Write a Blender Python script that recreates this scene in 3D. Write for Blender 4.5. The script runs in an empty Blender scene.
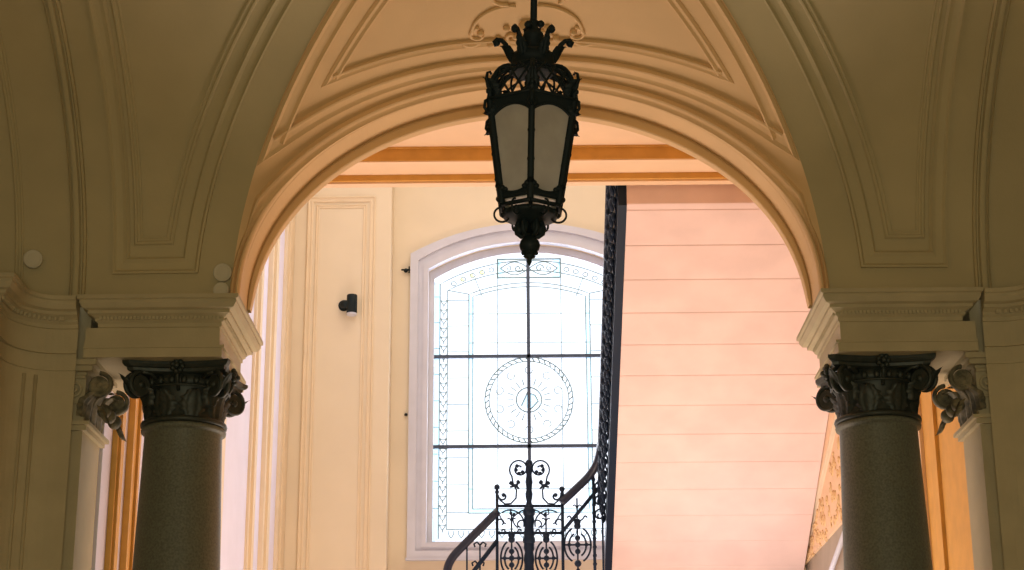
import bpy, math, random
from mathutils import Vector, Matrix
import numpy as np
random.seed(5)
PI = math.pi
sin, cos, sqrt, tan, atan = math.sin, math.cos, math.sqrt, math.tan, math.atan
scene = bpy.context.scene
COL = scene.collection

# ------------------------------------------------------------------ camera
F = 1800.0
CAM = Vector((0, 0, 1.6))
PITCH, YAW, ROLL = math.radians(18), math.radians(0.57), math.radians(-0.3)
ROT = Matrix.Rotation(YAW, 3, 'Z') @ Matrix.Rotation(PI/2 + PITCH, 3, 'X') @ Matrix.Rotation(ROLL, 3, 'Z')
cd = bpy.data.cameras.new('camera'); cd.sensor_width = 36; cd.lens = F/1024*36; cd.clip_end = 200
co = bpy.data.objects.new('camera', cd); COL.objects.link(co)
co.matrix_world = Matrix.Translation(CAM) @ ROT.to_4x4(); scene.camera = co

# ------------------------------------------------------------------ mesh helper
ORG = {}
class MB:
    def __init__(s): s.v = []; s.f = []; s.sm = []
    def add(s, vs, fs, smooth=False):
        n = len(s.v); s.v += [tuple(p) for p in vs]; s.f += [tuple(i+n for i in f) for f in fs]; s.sm += [smooth]*len(fs)
    def box(s, x0, x1, y0, y1, z0, z1):
        s.add([(x0,y0,z0),(x1,y0,z0),(x1,y1,z0),(x0,y1,z0),(x0,y0,z1),(x1,y0,z1),(x1,y1,z1),(x0,y1,z1)],
              [(0,3,2,1),(4,5,6,7),(0,1,5,4),(1,2,6,5),(2,3,7,6),(3,0,4,7)])
    def grid(s, pts, smooth=True, closeu=False):          # pts[i][j]
        n, m = len(pts), len(pts[0]); vs = [p for r in pts for p in r]; fs = []
        for i in range(n if closeu else n-1):
            k = (i+1) % n
            for j in range(m-1): fs.append((i*m+j, k*m+j, k*m+j+1, i*m+j+1))
        s.add(vs, fs, smooth)
    def prism(s, poly, axis, a0, a1):                      # poly 2d extruded along axis
        def P(p, a): return {'x': (a,p[0],p[1]), 'y': (p[0],a,p[1]), 'z': (p[0],p[1],a)}[axis]
        n = len(poly)
        s.add([P(p,a0) for p in poly]+[P(p,a1) for p in poly],
              [tuple(range(n-1,-1,-1)), tuple(range(n,2*n))]+[(i,(i+1)%n,n+(i+1)%n,n+i) for i in range(n)])
    def lathe(s, prof, c=(0,0), n=32, flute=None, caps=True):             # prof [(r,z)]
        pts = [[(c[0]+r*cos(2*PI*i/n), c[1]+r*sin(2*PI*i/n), z) for r, z in prof] for i in range(n)]
        s.grid(pts, True, True)
        if caps:
            k = len(s.v)-n*len(prof); m = len(prof)
            s.f.append(tuple(k+i*m for i in range(n-1,-1,-1))); s.f.append(tuple(k+i*m+m-1 for i in range(n))); s.sm += [False]*2
    def tube(s, path, r, n=6, caps=True, flat=None, up=None):
        path = [Vector(p) for p in path]; m = len(path)
        if m < 2: return
        R = r if callable(r) else (lambda t: r)
        prev = None; rows = []
        for i, p in enumerate(path):
            t = (path[min(i+1,m-1)]-path[max(i-1,0)])
            if t.length < 1e-9: t = Vector((0,0,1))
            t.normalize()
            if up is not None: u = Vector(up) - t*Vector(up).dot(t)
            elif prev is None:
                a = Vector((0,1,0)) if abs(t.y) < .9 else Vector((1,0,0)); u = a - t*a.dot(t)
            else: u = prev - t*prev.dot(t)
            if u.length < 1e-6: u = t.orthogonal()
            u.normalize(); prev = u; w = t.cross(u); rr = R(i/(m-1)); fl = flat or 1
            rows.append([p + u*(cos(2*PI*k/n)*rr*fl) + w*(sin(2*PI*k/n)*rr) for k in range(n)])
        base = len(s.v); s.v += [tuple(q) for row in rows for q in row]
        for i in range(m-1):
            for k in range(n):
                s.f.append((base+i*n+k, base+i*n+(k+1)%n, base+(i+1)*n+(k+1)%n, base+(i+1)*n+k)); s.sm.append(True)
        if caps:
            s.f.append(tuple(base+k for k in range(n-1,-1,-1))); s.f.append(tuple(base+(m-1)*n+k for k in range(n))); s.sm += [False]*2
    def ball(s, c, r, n=8, sc=(1,1,1)):
        c = Vector(c)
        pts = [[(c.x+r*sc[0]*sin(PI*j/n)*cos(2*PI*i/n), c.y+r*sc[1]*sin(PI*j/n)*sin(2*PI*i/n), c.z+r*sc[2]*cos(PI*j/n)) for j in range(n+1)] for i in range(n)]
        s.grid(pts, True, True)
    def sweep(s, path, nrm, prof, closed=False, smooth=False, wsc=None):   # prof: (lateral, height) along t x n and n
        path = [Vector(p) for p in path]; m = len(path)
        rows = []
        for i, p in enumerate(path):
            N = Vector(nrm[i] if isinstance(nrm, list) else nrm).normalized()
            a = path[i-1] if (i > 0 or closed) else None
            b = path[(i+1) % m] if (i < m-1 or closed) else None
            ls = []
            if a is not None and (p-a).length > 1e-9: ls.append((p-a).normalized().cross(N).normalized())
            if b is not None and (b-p).length > 1e-9: ls.append((b-p).normalized().cross(N).normalized())
            L = sum(ls, Vector()).normalized(); sc = 1/max(.35, L.dot(ls[0]))
            k_ = wsc[i] if wsc else 1
            rows.append([p + L*(q[0]*sc*k_) + N*(q[1]*k_) for q in prof])
        s.grid(rows, smooth, closed)
        if not closed:
            base = len(s.v)-len(rows)*len(prof); k = len(prof)
            s.f.append(tuple(base+i for i in range(k))); s.f.append(tuple(base+(m-1)*k+i for i in range(k-1,-1,-1))); s.sm += [False]*2
    def build(s, name, mat, parent=None):
        o0 = Vector((0,0,0)); q = parent
        if q is not None: o0 = ORG[q.name]
        me = bpy.data.meshes.new(name)
        me.from_pydata([(x-o0.x, y-o0.y, z-o0.z) for x, y, z in s.v], [], s.f); me.update()
        me.polygons.foreach_set('use_smooth', s.sm)
        import bmesh
        bm = bmesh.new(); bm.from_mesh(me); bmesh.ops.recalc_face_normals(bm, faces=bm.faces); bm.to_mesh(me); bm.free()
        me.materials.append(mat)
        o = bpy.data.objects.new(name, me); COL.objects.link(o)
        if parent is not None: o.parent = parent
        ORG[o.name] = o0
        return o
def mir(mb):                                             # mirrored copy across X=0
    r = MB(); r.v = [(-x,y,z) for x,y,z in mb.v]; r.f = [tuple(reversed(f)) for f in mb.f]; r.sm = list(mb.sm); return r
def tag(o, label=None, cat=None, group=None, kind=None):
    if label: o['label'] = label
    if cat: o['category'] = cat
    if group: o['group'] = group
    if kind: o['kind'] = kind
    return o
def thing(name, loc, label, cat, group=None, kind=None):
    o = bpy.data.objects.new(name, None); COL.objects.link(o); o.location = loc; ORG[o.name] = Vector(loc)
    return tag(o, label, cat, group, kind)

# ------------------------------------------------------------------ materials
def mat(name, col, rough=.8, metal=0, var=0, vscale=3, bump=0, bscale=60, col2=None, spec=None):
    m = bpy.data.materials.new(name); m.use_nodes = True; nt = m.node_tree; b = nt.nodes['Principled BSDF']
    b.inputs['Base Color'].default_value = (*col, 1); b.inputs['Roughness'].default_value = rough; b.inputs['Metallic'].default_value = metal
    if spec is not None: b.inputs['Specular IOR Level'].default_value = spec
    tc = nt.nodes.new('ShaderNodeTexCoord')
    if var or col2:
        n = nt.nodes.new('ShaderNodeTexNoise'); n.inputs['Scale'].default_value = vscale; n.inputs['Detail'].default_value = 6
        nt.links.new(tc.outputs['Object'], n.inputs['Vector'])
        r = nt.nodes.new('ShaderNodeValToRGB'); r.color_ramp.elements[0].position = .35; r.color_ramp.elements[1].position = .65
        c2 = col2 or tuple(c*(1-var) for c in col)
        r.color_ramp.elements[0].color = (*c2, 1); r.color_ramp.elements[1].color = (*col, 1)
        nt.links.new(n.outputs['Fac'], r.inputs['Fac']); nt.links.new(r.outputs['Color'], b.inputs['Base Color'])
    if bump:
        n2 = nt.nodes.new('ShaderNodeTexNoise'); n2.inputs['Scale'].default_value = bscale; n2.inputs['Detail'].default_value = 4
        bp = nt.nodes.new('ShaderNodeBump'); bp.inputs['Strength'].default_value = bump; bp.inputs['Distance'].default_value = .01
        nt.links.new(tc.outputs['Object'], n2.inputs['Vector']); nt.links.new(n2.outputs['Fac'], bp.inputs['Height']); nt.links.new(bp.outputs['Normal'], b.inputs['Normal'])
    return m
M = {}
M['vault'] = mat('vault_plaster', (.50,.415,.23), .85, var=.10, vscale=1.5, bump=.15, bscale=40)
M['arch'] = mat('arch_plaster', (.77,.52,.26), .8, var=.08, vscale=2, bump=.1)  # lighter and warmer than the vault: orange light put into the plaster colour
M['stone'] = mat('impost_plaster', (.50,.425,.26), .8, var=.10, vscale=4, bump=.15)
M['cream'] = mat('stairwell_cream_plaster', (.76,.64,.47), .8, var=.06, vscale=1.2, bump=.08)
M['cream_trim'] = mat('cream_moulding', (.78,.63,.44), .7, var=.05)
M['pale'] = mat('pale_plaster_daylit', (.76,.73,.88), .75, var=.04)  # bluish window daylight put into the left wall's colour
M['ochre'] = mat('ochre_tone', (.72,.38,.08), .7, var=.12, vscale=6)  # ochre with slight mottling, for wall bands and beam fronts
M['peach'] = mat('peach_plaster', (.85,.60,.38), .8, var=.05)
M['pink'] = mat('pink_stone_slab', (.88,.66,.60), .75, var=.10, vscale=2.2, bump=.12, bscale=25)
M['column'] = mat('grey_green_granite', (.155,.165,.12), .55, col2=(.10,.105,.08), vscale=70, bump=.1, bscale=200)
M['bronze'] = mat('dark_bronze', (.030,.042,.037), .5, .35, col2=(.05,.055,.045), vscale=18)
M['capstone'] = mat('weathered_capital', (.26,.22,.13), .7, col2=(.07,.07,.045), vscale=16)
M['iron'] = mat('black_wrought_iron', (.006,.013,.016), .6, .0, spec=.25)
M['ironblue'] = mat('blue_black_wrought_iron', (.004,.013,.032), .55, .0, spec=.25)
M['handrail'] = mat('polished_dark_handrail', (.010,.015,.035), .4, .0)
M['frame'] = mat('grey_white_window_paint', (.60,.60,.68), .6, var=.06, vscale=5)
M['lead'] = mat('lead_came', (.22,.33,.36), .6, .0)
M['bar'] = mat('iron_glazing_bar', (.06,.08,.12), .5, .3)
M['floor'] = mat('stone_floor', (.45,.36,.26), .6, var=.2, vscale=2)
M['disc'] = mat('grey_plastic_cover', (.56,.50,.36), .6)
M['grey'] = mat('grey_brown_plaster', (.42,.36,.28), .8, var=.1)
M['joint'] = mat('tan_mortar', (.50,.30,.18), .9)
def glass(name, col, fac):
    m = bpy.data.materials.new(name); m.use_nodes = True; nt = m.node_tree; nt.nodes.remove(nt.nodes['Principled BSDF'])
    out = nt.nodes['Material Output']; t = nt.nodes.new('ShaderNodeBsdfTransparent'); t.inputs[0].default_value = (*col,1)
    d = nt.nodes.new('ShaderNodeBsdfTranslucent'); d.inputs[0].default_value = (*col,1); mx = nt.nodes.new('ShaderNodeMixShader'); mx.inputs[0].default_value = fac
    nt.links.new(t.outputs[0], mx.inputs[1]); nt.links.new(d.outputs[0], mx.inputs[2]); nt.links.new(mx.outputs[0], out.inputs[0]); return m
M['glass'] = glass('clear_leaded_glass', (.97,.98,1.0), .05)
M['bluepane'] = glass('pale_blue_glass', (.52,.72,.80), .15)
M['yellowpane'] = glass('pale_yellow_glass', (.85,.75,.35), .15)
def frosted():
    m = mat('frosted_lantern_glass', (.62,.62,.56), .6, var=.3, vscale=9); b = m.node_tree.nodes['Principled BSDF']
    nt = m.node_tree; out = nt.nodes['Material Output']; t = nt.nodes.new('ShaderNodeBsdfTranslucent'); t.inputs[0].default_value = (.75,.72,.66,1)
    mx = nt.nodes.new('ShaderNodeMixShader'); mx.inputs[0].default_value = .55
    nt.links.new(b.outputs[0], mx.inputs[1]); nt.links.new(t.outputs[0], mx.inputs[2]); nt.links.new(mx.outputs[0], out.inputs[0]); return m
M['frost'] = frosted()

# ================================================================== VESTIBULE
A, Z0 = 2.02, 5.42
RA, RG, RS, XS, AG = 1.59, 2.2, 2.15, 2.95, 2.09
def side(phi, u):                                        # left web
    c, s_ = cos(phi), sin(phi)
    return Vector((-AG*c*(1-u) - XS*u, 9+3*c, Z0 + (RG*(1-u)+RS*u)*s_))
def far(phi, d):                                         # phi 0..PI, d = distance from arch face
    X = -A*cos(phi); s_ = sin(phi); L = 3 - 3*abs(cos(phi)); v = d/L if L > 1e-6 else 0
    X *= 1+(AG/A-1)*v
    return Vector((X, 12-d, Z0 + (RA*(1-v)+RG*v)*s_))
def nrm(fn, a, b, e=1e-3):
    n = (fn(a+e,b)-fn(a-e,b)).cross(fn(a,b+e)-fn(a,b-e))
    p = fn(a,b)
    if n.length < 1e-12: n = Vector((0,-1,0))
    n.normalize()
    if n.dot(Vector((0,9,5.0))-p) < 0: n = -n
    return n
mb = MB(); NP = 48
def both(f):
    g = MB(); f(g); mb.v_off = len(mb.v)
    for q in (g, mir(g)): mb.add(q.v, q.f, True)
for near in (False, True):
    fl = (lambda p: Vector((p.x, 18-p.y, p.z))) if near else (lambda p: p)
    ph = [PI/2*i/NP for i in range(NP+1)]
    g = MB()
    g.grid([[fl(side(p, j/8)) for j in range(9)] for p in ph])
    g.grid([[fl(Vector((-XS-(1.3)*j/4, 9+3*cos(p), Z0+RS*sin(p)))) for j in range(5)] for p in ph])
    mb.add(g.v, g.f, True); q = mir(g); mb.add(q.v, q.f, True)
    g = MB(); g.grid([[fl(far(p, (3-3*abs(cos(p)))*j/10)) for j in range(11)] for p in [PI*i/(2*NP) for i in range(2*NP+1)]])
    mb.add(g.v, g.f, True)
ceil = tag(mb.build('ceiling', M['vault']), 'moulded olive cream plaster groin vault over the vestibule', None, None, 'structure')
# --- vault mouldings
def groin_dist(phi, d):                                  # X offset that gives perpendicular distance d from the groin
    t = Vector((A*sin(phi), -3*sin(phi), RG*cos(phi))); t.normalize(); return d/max(.78, sqrt(1-t.x**2))
BEAD = [(-.030,-.005),(-.030,.012),(-.020,.022),(-.008,.022),(.0,.010),(.012,.010),(.020,.016),(.030,.012),(.030,-.005)]
def wide(w, h=.03):
    return [(-w/2,-.01),(-w/2,h*.9),(-w/2+.014,h),(-w/2+.030,h*.5),(-w/2+.045,h*.45),(w/2-.045,h*.45),(w/2-.030,h*.6),(w/2-.016,h*.8),(w/2,h*.3),(w/2,-.01)]
def side_path(dg, ds, z_bottom, side_fn=side, top=PI/2*.93, n=40):
    # start at top near the groin, down to bottom, back up near the side arch
    pb = math.asin(min(1,(z_bottom-Z0)/2.0)); pts = []; ns = []
    def U(phi, w): 
        L = XS - AG*cos(phi)
        return w/L
    ph = [top + (pb-top)*i/n for i in range(n+1)]
    for p in ph: u = U(p, groin_dist(p, dg)); pts.append(side(p,u)); ns.append(nrm(side,p,u))
    for p in reversed(ph): u = 1-U(p, ds); pts.append(side(p,u)); ns.append(nrm(side,p,u))
    return pts, ns
def side_mould(name, dg, ds, zb, prof, sgn, m='vault', top=PI/2*.93):
    pts, ns = side_path(dg, ds, zb, top=top)
    g = MB(); g.sweep(pts, ns, prof); 
    if sgn > 0: g = mir(g)
    return g.build(name, M[m], ceil)
for sg in (-1, 1):
    side_mould('panel_moulding', .47, .20, 5.80, BEAD, sg)
    side_mould('panel_moulding', .30, .08, 5.64, wide(.12,.036), sg)
    # moulded rib where the vault meets the side wall
    pts = []; ns = []
    for i in range(41):
        p = PI/2*.97*i/40; pts.append(Vector((-3.17, 9+3*cos(p), Z0+RS*sin(p)))); ns.append(Vector((0,-cos(p)*1.0,-sin(p)-.0001)) if p > .02 else Vector((0,-1,0)))
    pr = [(-.055,-.01),(-.055,.03),(-.042,.045),(-.03,.02),(-.02,.02),(-.012,.05),(.012,.05),(.02,.02),(.03,.02),(.042,.045),(.055,.03),(.055,-.01)]
    g = MB(); g.sweep(pts, ns, pr); (g if sg < 0 else mir(g)).build('rib_moulding', M['vault'], ceil)
    g = MB(); g.sweep([p+Vector((-.42,0,0)) for p in pts], ns, BEAD); (g if sg < 0 else mir(g)).build('rib_moulding', M['vault'], ceil)
# far web: bands parallel to the arch
def arch_band(name, d, prof, p0, m='arch', n=80):
    ph = [p0+(PI-2*p0)*i/n for i in range(n+1)]
    ks = [max(.12,min(1,(3-3*abs(cos(p)))/(2.6*d))) for p in ph]
    g = MB(); g.sweep([far(p,d*k) for p,k in zip(ph,ks)], [nrm(far,p,max(d*k,.012)) for p,k in zip(ph,ks)], prof, wsc=ks); return g.build(name, M[m], ceil)
def far_panel(name, da, dg, prof, m='arch', n=60):
    # closed-at-the-bottom path: up the groin side, along the arch, up again
    def gy(phi):                                         # distance from arch of the groin-parallel line
        L = 3-3*abs(cos(phi)); t = Vector((A*sin(phi), -3*abs(sin(phi)), RG*cos(phi))).normalized()
        return L - dg/max(.3, sqrt(1-t.y**2))
    lo = 0
    for i in range(2000):
        p = PI/2*i/2000
        if gy(p) > da: lo = p; break
    top = PI/2*.86
    up = [top+(lo-top)*i/n for i in range(n+1)]
    pts = [far(p, gy(p)) for p in up]; ns = [nrm(far,p,gy(p)) for p in up]
    mid = [lo+(PI-2*lo)*i/(2*n) for i in range(1,2*n)]
    pts += [far(p, da) for p in mid]; ns += [nrm(far,p,da) for p in mid]
    upr = [PI-p for p in reversed(up)]
    pts += [far(p, gy(PI-p)) for p in upr]; ns += [nrm(far,p,gy(PI-p)) for p in upr]
    g = MB(); g.sweep(pts, ns, prof); return g.build(name, M[m], ceil)
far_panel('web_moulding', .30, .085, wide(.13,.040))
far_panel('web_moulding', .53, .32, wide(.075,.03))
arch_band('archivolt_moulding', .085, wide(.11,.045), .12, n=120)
# web skin with the warm arch light put into its colour, laid just under the vault surface
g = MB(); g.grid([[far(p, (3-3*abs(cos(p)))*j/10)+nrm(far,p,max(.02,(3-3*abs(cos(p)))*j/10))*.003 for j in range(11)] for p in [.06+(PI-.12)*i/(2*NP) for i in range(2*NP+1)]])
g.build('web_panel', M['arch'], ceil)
# scroll relief at the head of the web
g = MB()
def onweb(x, d): 
    p = math.acos(-x/A); n = nrm(far, p, d); return far(p, d)+n*.012
def relief(pts, r): g.tube([onweb(x, d) for x, d in pts], r, 6)
def spiral2(cx, cy, r0, r1, a0, a1, n=24): return [(cx+(r0+(r1-r0)*i/n)*cos(a0+(a1-a0)*i/n), cy+(r0+(r1-r0)*i/n)*sin(a0+(a1-a0)*i/n)) for i in range(n+1)]
for s_ in (-1, 1):
    relief([(s_*.38*cos(t), .64+.30*sin(t)) for t in [i*PI/32 for i in range(15)]], .014)
    relief(spiral2(s_*.33, .62, .08, .02, PI/2, PI/2+s_*-4.5), .014)
    relief(spiral2(s_*.10, .60, .07, .015, 0, s_*5), .015)
    relief(spiral2(s_*.17, 1.02, .09, .02, -1, -1+s_*5), .015)
    relief([(s_*(.33+.12*t), .55-.03*sin(t*PI)) for t in [i/8 for i in range(9)]], .018)
    for k in range(5): c = onweb(s_*(.08+.06*k), .60+.09*sin(k*1.7)); g.ball(c, .026, 6)
g.ball(onweb(0,.72), .06, 8); 
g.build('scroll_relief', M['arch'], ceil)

# ------------------------------------------------------------------ the great arch
arch = thing('portal_arch', (0,12.2,Z0), 'wide moulded cream plaster arch spanning the two dark columns', 'arch')
def ell(phi, dr, Y):                                     # dr: outward offset along the ellipse normal
    a, b = A, RA; x, z = -a*cos(phi), b*sin(phi); n = Vector((x/a**2, 0, z/b**2)).normalized()
    return Vector((x, Y, Z0+z)) + n*dr
def arch_sweep(prof, m, name, n=96, close=True):
    g = MB(); P = [[ell(PI*i/n, r*(.25+.75*sin(PI*i/n)**.6) if r < 0 else r, y) for (y, r) in (prof+[prof[0]] if close else prof)] for i in range(n+1)]
    for row in P:
        for q in row: q.z = max(q.z, Z0)
    g.grid(P, False)
    return g.build(name, M[m], arch)
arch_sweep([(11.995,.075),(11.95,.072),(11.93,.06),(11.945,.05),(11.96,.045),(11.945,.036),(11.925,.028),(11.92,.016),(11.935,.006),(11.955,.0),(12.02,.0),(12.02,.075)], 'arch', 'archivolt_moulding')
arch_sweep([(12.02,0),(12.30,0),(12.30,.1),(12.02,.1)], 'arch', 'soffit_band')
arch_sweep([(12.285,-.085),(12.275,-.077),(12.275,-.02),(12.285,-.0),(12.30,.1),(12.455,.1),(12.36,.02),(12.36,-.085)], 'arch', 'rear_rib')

# wall carried over the arch and its side bays
g = MB(); n = 60
outer = [(-A-.0-.11 + 0, Z0)]
rows = []
for i in range(n+1):
    p = PI*i/n; q = ell(p, .10, 0); q.z = max(q.z, Z0); rows.append([(q.x, 12.46, q.z),(q.x, 12.46, 8.7)])
g.grid(rows, False)
rows2 = [[(a[0],12.75,a[2]),(b[0],12.75,b[2])] for a,b in rows]; g.grid(rows2, False)
g.grid([[r[0], r2[0]] for r, r2 in zip(rows, rows2)], False)
for s_ in (-1,1):
    x0, x1 = sorted((s_*2.12, s_*4.3)); g.box(x0, x1, 12.46, 12.75, Z0, 8.7)
    x0, x1 = sorted((s_*3.26, s_*4.3)); g.box(x0, x1, 12.15, 12.75, 0, Z0)
    x0, x1 = sorted((s_*3.105, s_*3.27)); g.box(x0, x1, 12.18, 12.75, 4.995, Z0)
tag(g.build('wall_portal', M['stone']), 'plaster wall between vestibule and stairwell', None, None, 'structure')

# ------------------------------------------------------------------ entablature blocks over the columns
CPROF = [(0,0),(.012,.004),(.012,.030),(.03,.045),(.03,.062),(.065,.085),(.075,.085),(.075,.108),(.105,.118),(.125,.150),(.125,.170),(.14,.178),(.14,.205),(0,.205)]  # (out, up)
def cornice_loop(g, x0, x1, y0, y1, z):
    P = [(x0,y0),(x1,y0),(x1,y1),(x0,y1)]
    rows = []
    for (x,y),(sx,sy) in zip(P, [(-1,-1),(1,-1),(1,1),(-1,1)]):
        rows.append([(x+sx*o, y+sy*o, z+h) for o,h in CPROF])
    g.grid(rows, False, True)
for s_ in (-1,1):
    nm = 'left' if s_ < 0 else 'right'
    e = thing('entablature', (s_*2.6, 12.5, 4.99), f'cream plaster entablature block with dentilled cornice on the {nm} column', 'entablature')
    def B(x0,x1,*r): return (min(s_*x0,s_*x1), max(s_*x0,s_*x1))+r
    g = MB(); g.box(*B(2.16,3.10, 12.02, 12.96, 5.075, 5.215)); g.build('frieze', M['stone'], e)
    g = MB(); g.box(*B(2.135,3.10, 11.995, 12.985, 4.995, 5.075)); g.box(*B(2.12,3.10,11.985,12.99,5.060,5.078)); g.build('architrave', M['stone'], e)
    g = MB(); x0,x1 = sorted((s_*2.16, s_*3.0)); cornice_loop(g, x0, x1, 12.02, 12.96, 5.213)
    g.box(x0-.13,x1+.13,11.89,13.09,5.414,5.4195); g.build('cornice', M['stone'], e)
    g = MB()
    for k in range(32): x = x0+.01+(x1-x0-.02)*k/31; g.box(x-.009, x+.009, 11.975, 12.005, 5.262, 5.292)
    g.build('dentil_band', M['stone'], e); g = MB()
    xe = s_*2.16
    for k in range(34): y = 12.03+.92*k/33; a,b = sorted((xe-s_*.018, xe-s_*.045)); g.box(a, b, y-.009, y+.009, 5.262, 5.292)
    g.build('dentil_band', M['stone'], e)

# ------------------------------------------------------------------ capital modelling
def leaf(g, base, out, up, H, W, curl=.06, lob=5, thick=.012):
    out = Vector(out).normalized(); up = Vector(up).normalized(); sd = out.cross(up).normalized(); base = Vector(base)
    n, m = 14, 8
    for off in (0, 1):
        rows = []
        for i in range(n+1):
            t = i/n; w = W*(.55+.6*sin(PI*min(1,t*1.05))**.8)*(1-.55*t**3)*(1+.16*sin(lob*2*PI*t))
            if t > .93: w *= .55
            c = base + up*(H*min(t, .86+.14*sin((t-.86)*PI/.28) if t > .86 else t)) + out*(curl*(max(0,t-.35)/.65)**2.2*1.0 + .012*sin(PI*t))
            if t > .85: c -= up*(H*.16*((t-.85)/.15)**2)
            rows.append([c + sd*(w*(2*j/m-1)) + out*(-.018*(2*j/m-1)**2 + .010*cos(6*PI*(j/m-.5)) - thick*off) for j in range(m+1)])
        g.grid(rows)
def volute(g, c, dirv, r=.085, th=.05, turns=2.1, sgn=1):
    # spiral band in the plane (dirv, z), thick along the normal
    d = Vector(dirv).normalized(); nn = d.cross(Vector((0,0,1))); c = Vector(c); N = int(26*turns); pts = []
    for i in range(N+1):
        t = i/N; a = PI/2 - sgn*2*PI*turns*t; rr = r*(1-.82*t); pts.append(c + d*(rr*cos(a)) + Vector((0,0,rr*sin(a))))
    g.tube(pts, lambda t: .017*(1-.45*t), 6, flat=th/.034, up=nn)
    g.ball(c, .03, 8); g.tube([c-nn*th*.32, c+nn*th*.32], r*.72, 16)
    return pts[0]
def capital(par, cx, cy, z0, z1, m):
    H = z1-z0
    g = MB(); g.lathe([(.262,z0),(.30,z0+.004),(.305,z0+.02),(.30,z0+.036),(.27,z0+.04),(.262,z0+.06),(.262,z0+H*.55),(.285,z0+H*.66),(.30,z0+H*.72),(.27,z0+H*.80),(.27,z1-.06)], (cx,cy), 40); g.build('bell', m, par)
    # abacus with concave sides
    g = MB()
    def ring(hw, z, dip):
        P = []
        for k in range(4):
            a = PI/2*k
            for i in range(12):
                t = -1+2*i/12+.04; x = hw*t; y = hw - dip*(1-t*t)
                if i == 0: x = hw*-.93; y = hw
                P.append((cx+x*cos(-a)-y*sin(-a), cy+x*sin(-a)+y*cos(-a), z))
        return P
    R = [ring(.33,z1-.075,.07), ring(.35,z1-.065,.07), ring(.355,z1-.045,.07), ring(.37,z1-.038,.07), ring(.385,z1-.02,.07), ring(.385,z1-.001,.07)]
    k = len(R[0]); g.grid([[r[i] for r in R] for i in range(k)], False, True)
    b = len(g.v)-k*6; g.f.append(tuple(b+i*6+5 for i in range(k))); g.f.append(tuple(b+i*6 for i in range(k-1,-1,-1))); g.sm += [False]*2
    ab = g.build('abacus', m, par)
    for q in range(4):
        a = PI/2*q; o = Vector((cos(a), sin(a), 0)); sd = Vector((-sin(a), cos(a), 0)); c = Vector((cx,cy,0))+o*.335
        g = MB()
        for j in range(7): b = 2*PI*j/7; g.ball(c+sd*(.034*cos(b))+Vector((0,0,z1-.042+.036*sin(b)))+o*.01, .021, 6)
        g.ball(c+o*.03+Vector((0,0,z1-.042)), .022, 6); g.ball(c+Vector((0,0,z1+.012))-o*0, .02, 6)
        g.tube([c-o*.06+Vector((0,0,z1-.20)), c-o*.01+Vector((0,0,z1-.12)), c+Vector((0,0,z1-.07))], .014, 5)
        g.build('rosette', m, ab)
    for q in range(4):
        a = PI/4+PI/2*q; d = Vector((cos(a), sin(a), 0)); g = MB()
        for of in (-.033, .033):
            nn = d.cross(Vector((0,0,1)))
            top = volute(g, Vector((cx,cy,0))+d*.395+nn*of+Vector((0,0,z1-.165)), d, .092, .035)
            st = Vector((cx,cy,0))+d*.27+nn*of*1.5+Vector((0,0,z1-.11))
            g.tube([st, (st+top)*.5+Vector((0,0,.022)), top], .018, 6)
        leaf(g, Vector((cx,cy,0))+d*.33+Vector((0,0,z1-.30)), d, (0,0,1), .19, .06, .17, 4)
        leaf(g, Vector((cx,cy,0))+d*.46+Vector((0,0,z1-.20)), d+Vector((0,0,.5)), Vector((0,0,1))+d*.7, .10, .035, .05, 3)
        g.build('volute', m, par)
    g = MB()
    for q in range(22):
        a = 2*PI*q/22; g.ball((cx+.300*cos(a), cy+.300*sin(a), z0+H*.70), .024, 6, (1,1,1.3))
    g.tube([(cx+.308*cos(2*PI*i/40), cy+.308*sin(2*PI*i/40), z0+H*.61) for i in range(41)], .009, 5, False)
    g.build('egg_band', m, par)
    for q in range(8):
        a = PI/8+2*PI*q/8; d = Vector((cos(a), sin(a), 0)); g = MB()
        leaf(g, Vector((cx,cy,0))+d*.272+Vector((0,0,z0+.04)), d, (0,0,1), H*.50, .085, .075, 5); g.build('acanthus_leaf', m, par)
# ------------------------------------------------------------------ columns
for s_ in (-1,1):
    cx, cy = s_*2.455, 12.42
    lab = 'round grey granite column with dark bronze capital at the left foot of the arch' if s_ < 0 else 'round grey granite column with dark bronze capital at the right foot of the arch'
    c = thing('column', (cx,cy,0), lab, 'column', None)
    g = MB(); g.lathe([(.36,.33),(.345,.40)]+[(.345-.075*((z/4.5)**2.2), z) for z in [.5+i*.25 for i in range(16)]]+[(.272,4.52),(.276,4.535),(.296,4.54),(.299,4.555),(.292,4.572),(.27,4.575)], (cx,cy), 48); g.build('shaft', M['column'], c)
    g = MB(); g.box(cx-.44,cx+.44,cy-.44,cy+.44,0,.12); g.lathe([(.43,.12),(.45,.16),(.43,.20),(.37,.22),(.36,.25),(.39,.27),(.40,.30),(.37,.33),(.33,.335)], (cx,cy), 40); g.build('base', M['stone'], c)
    capital(c, cx, cy, 4.575, 4.994, M['bronze'])
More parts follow.
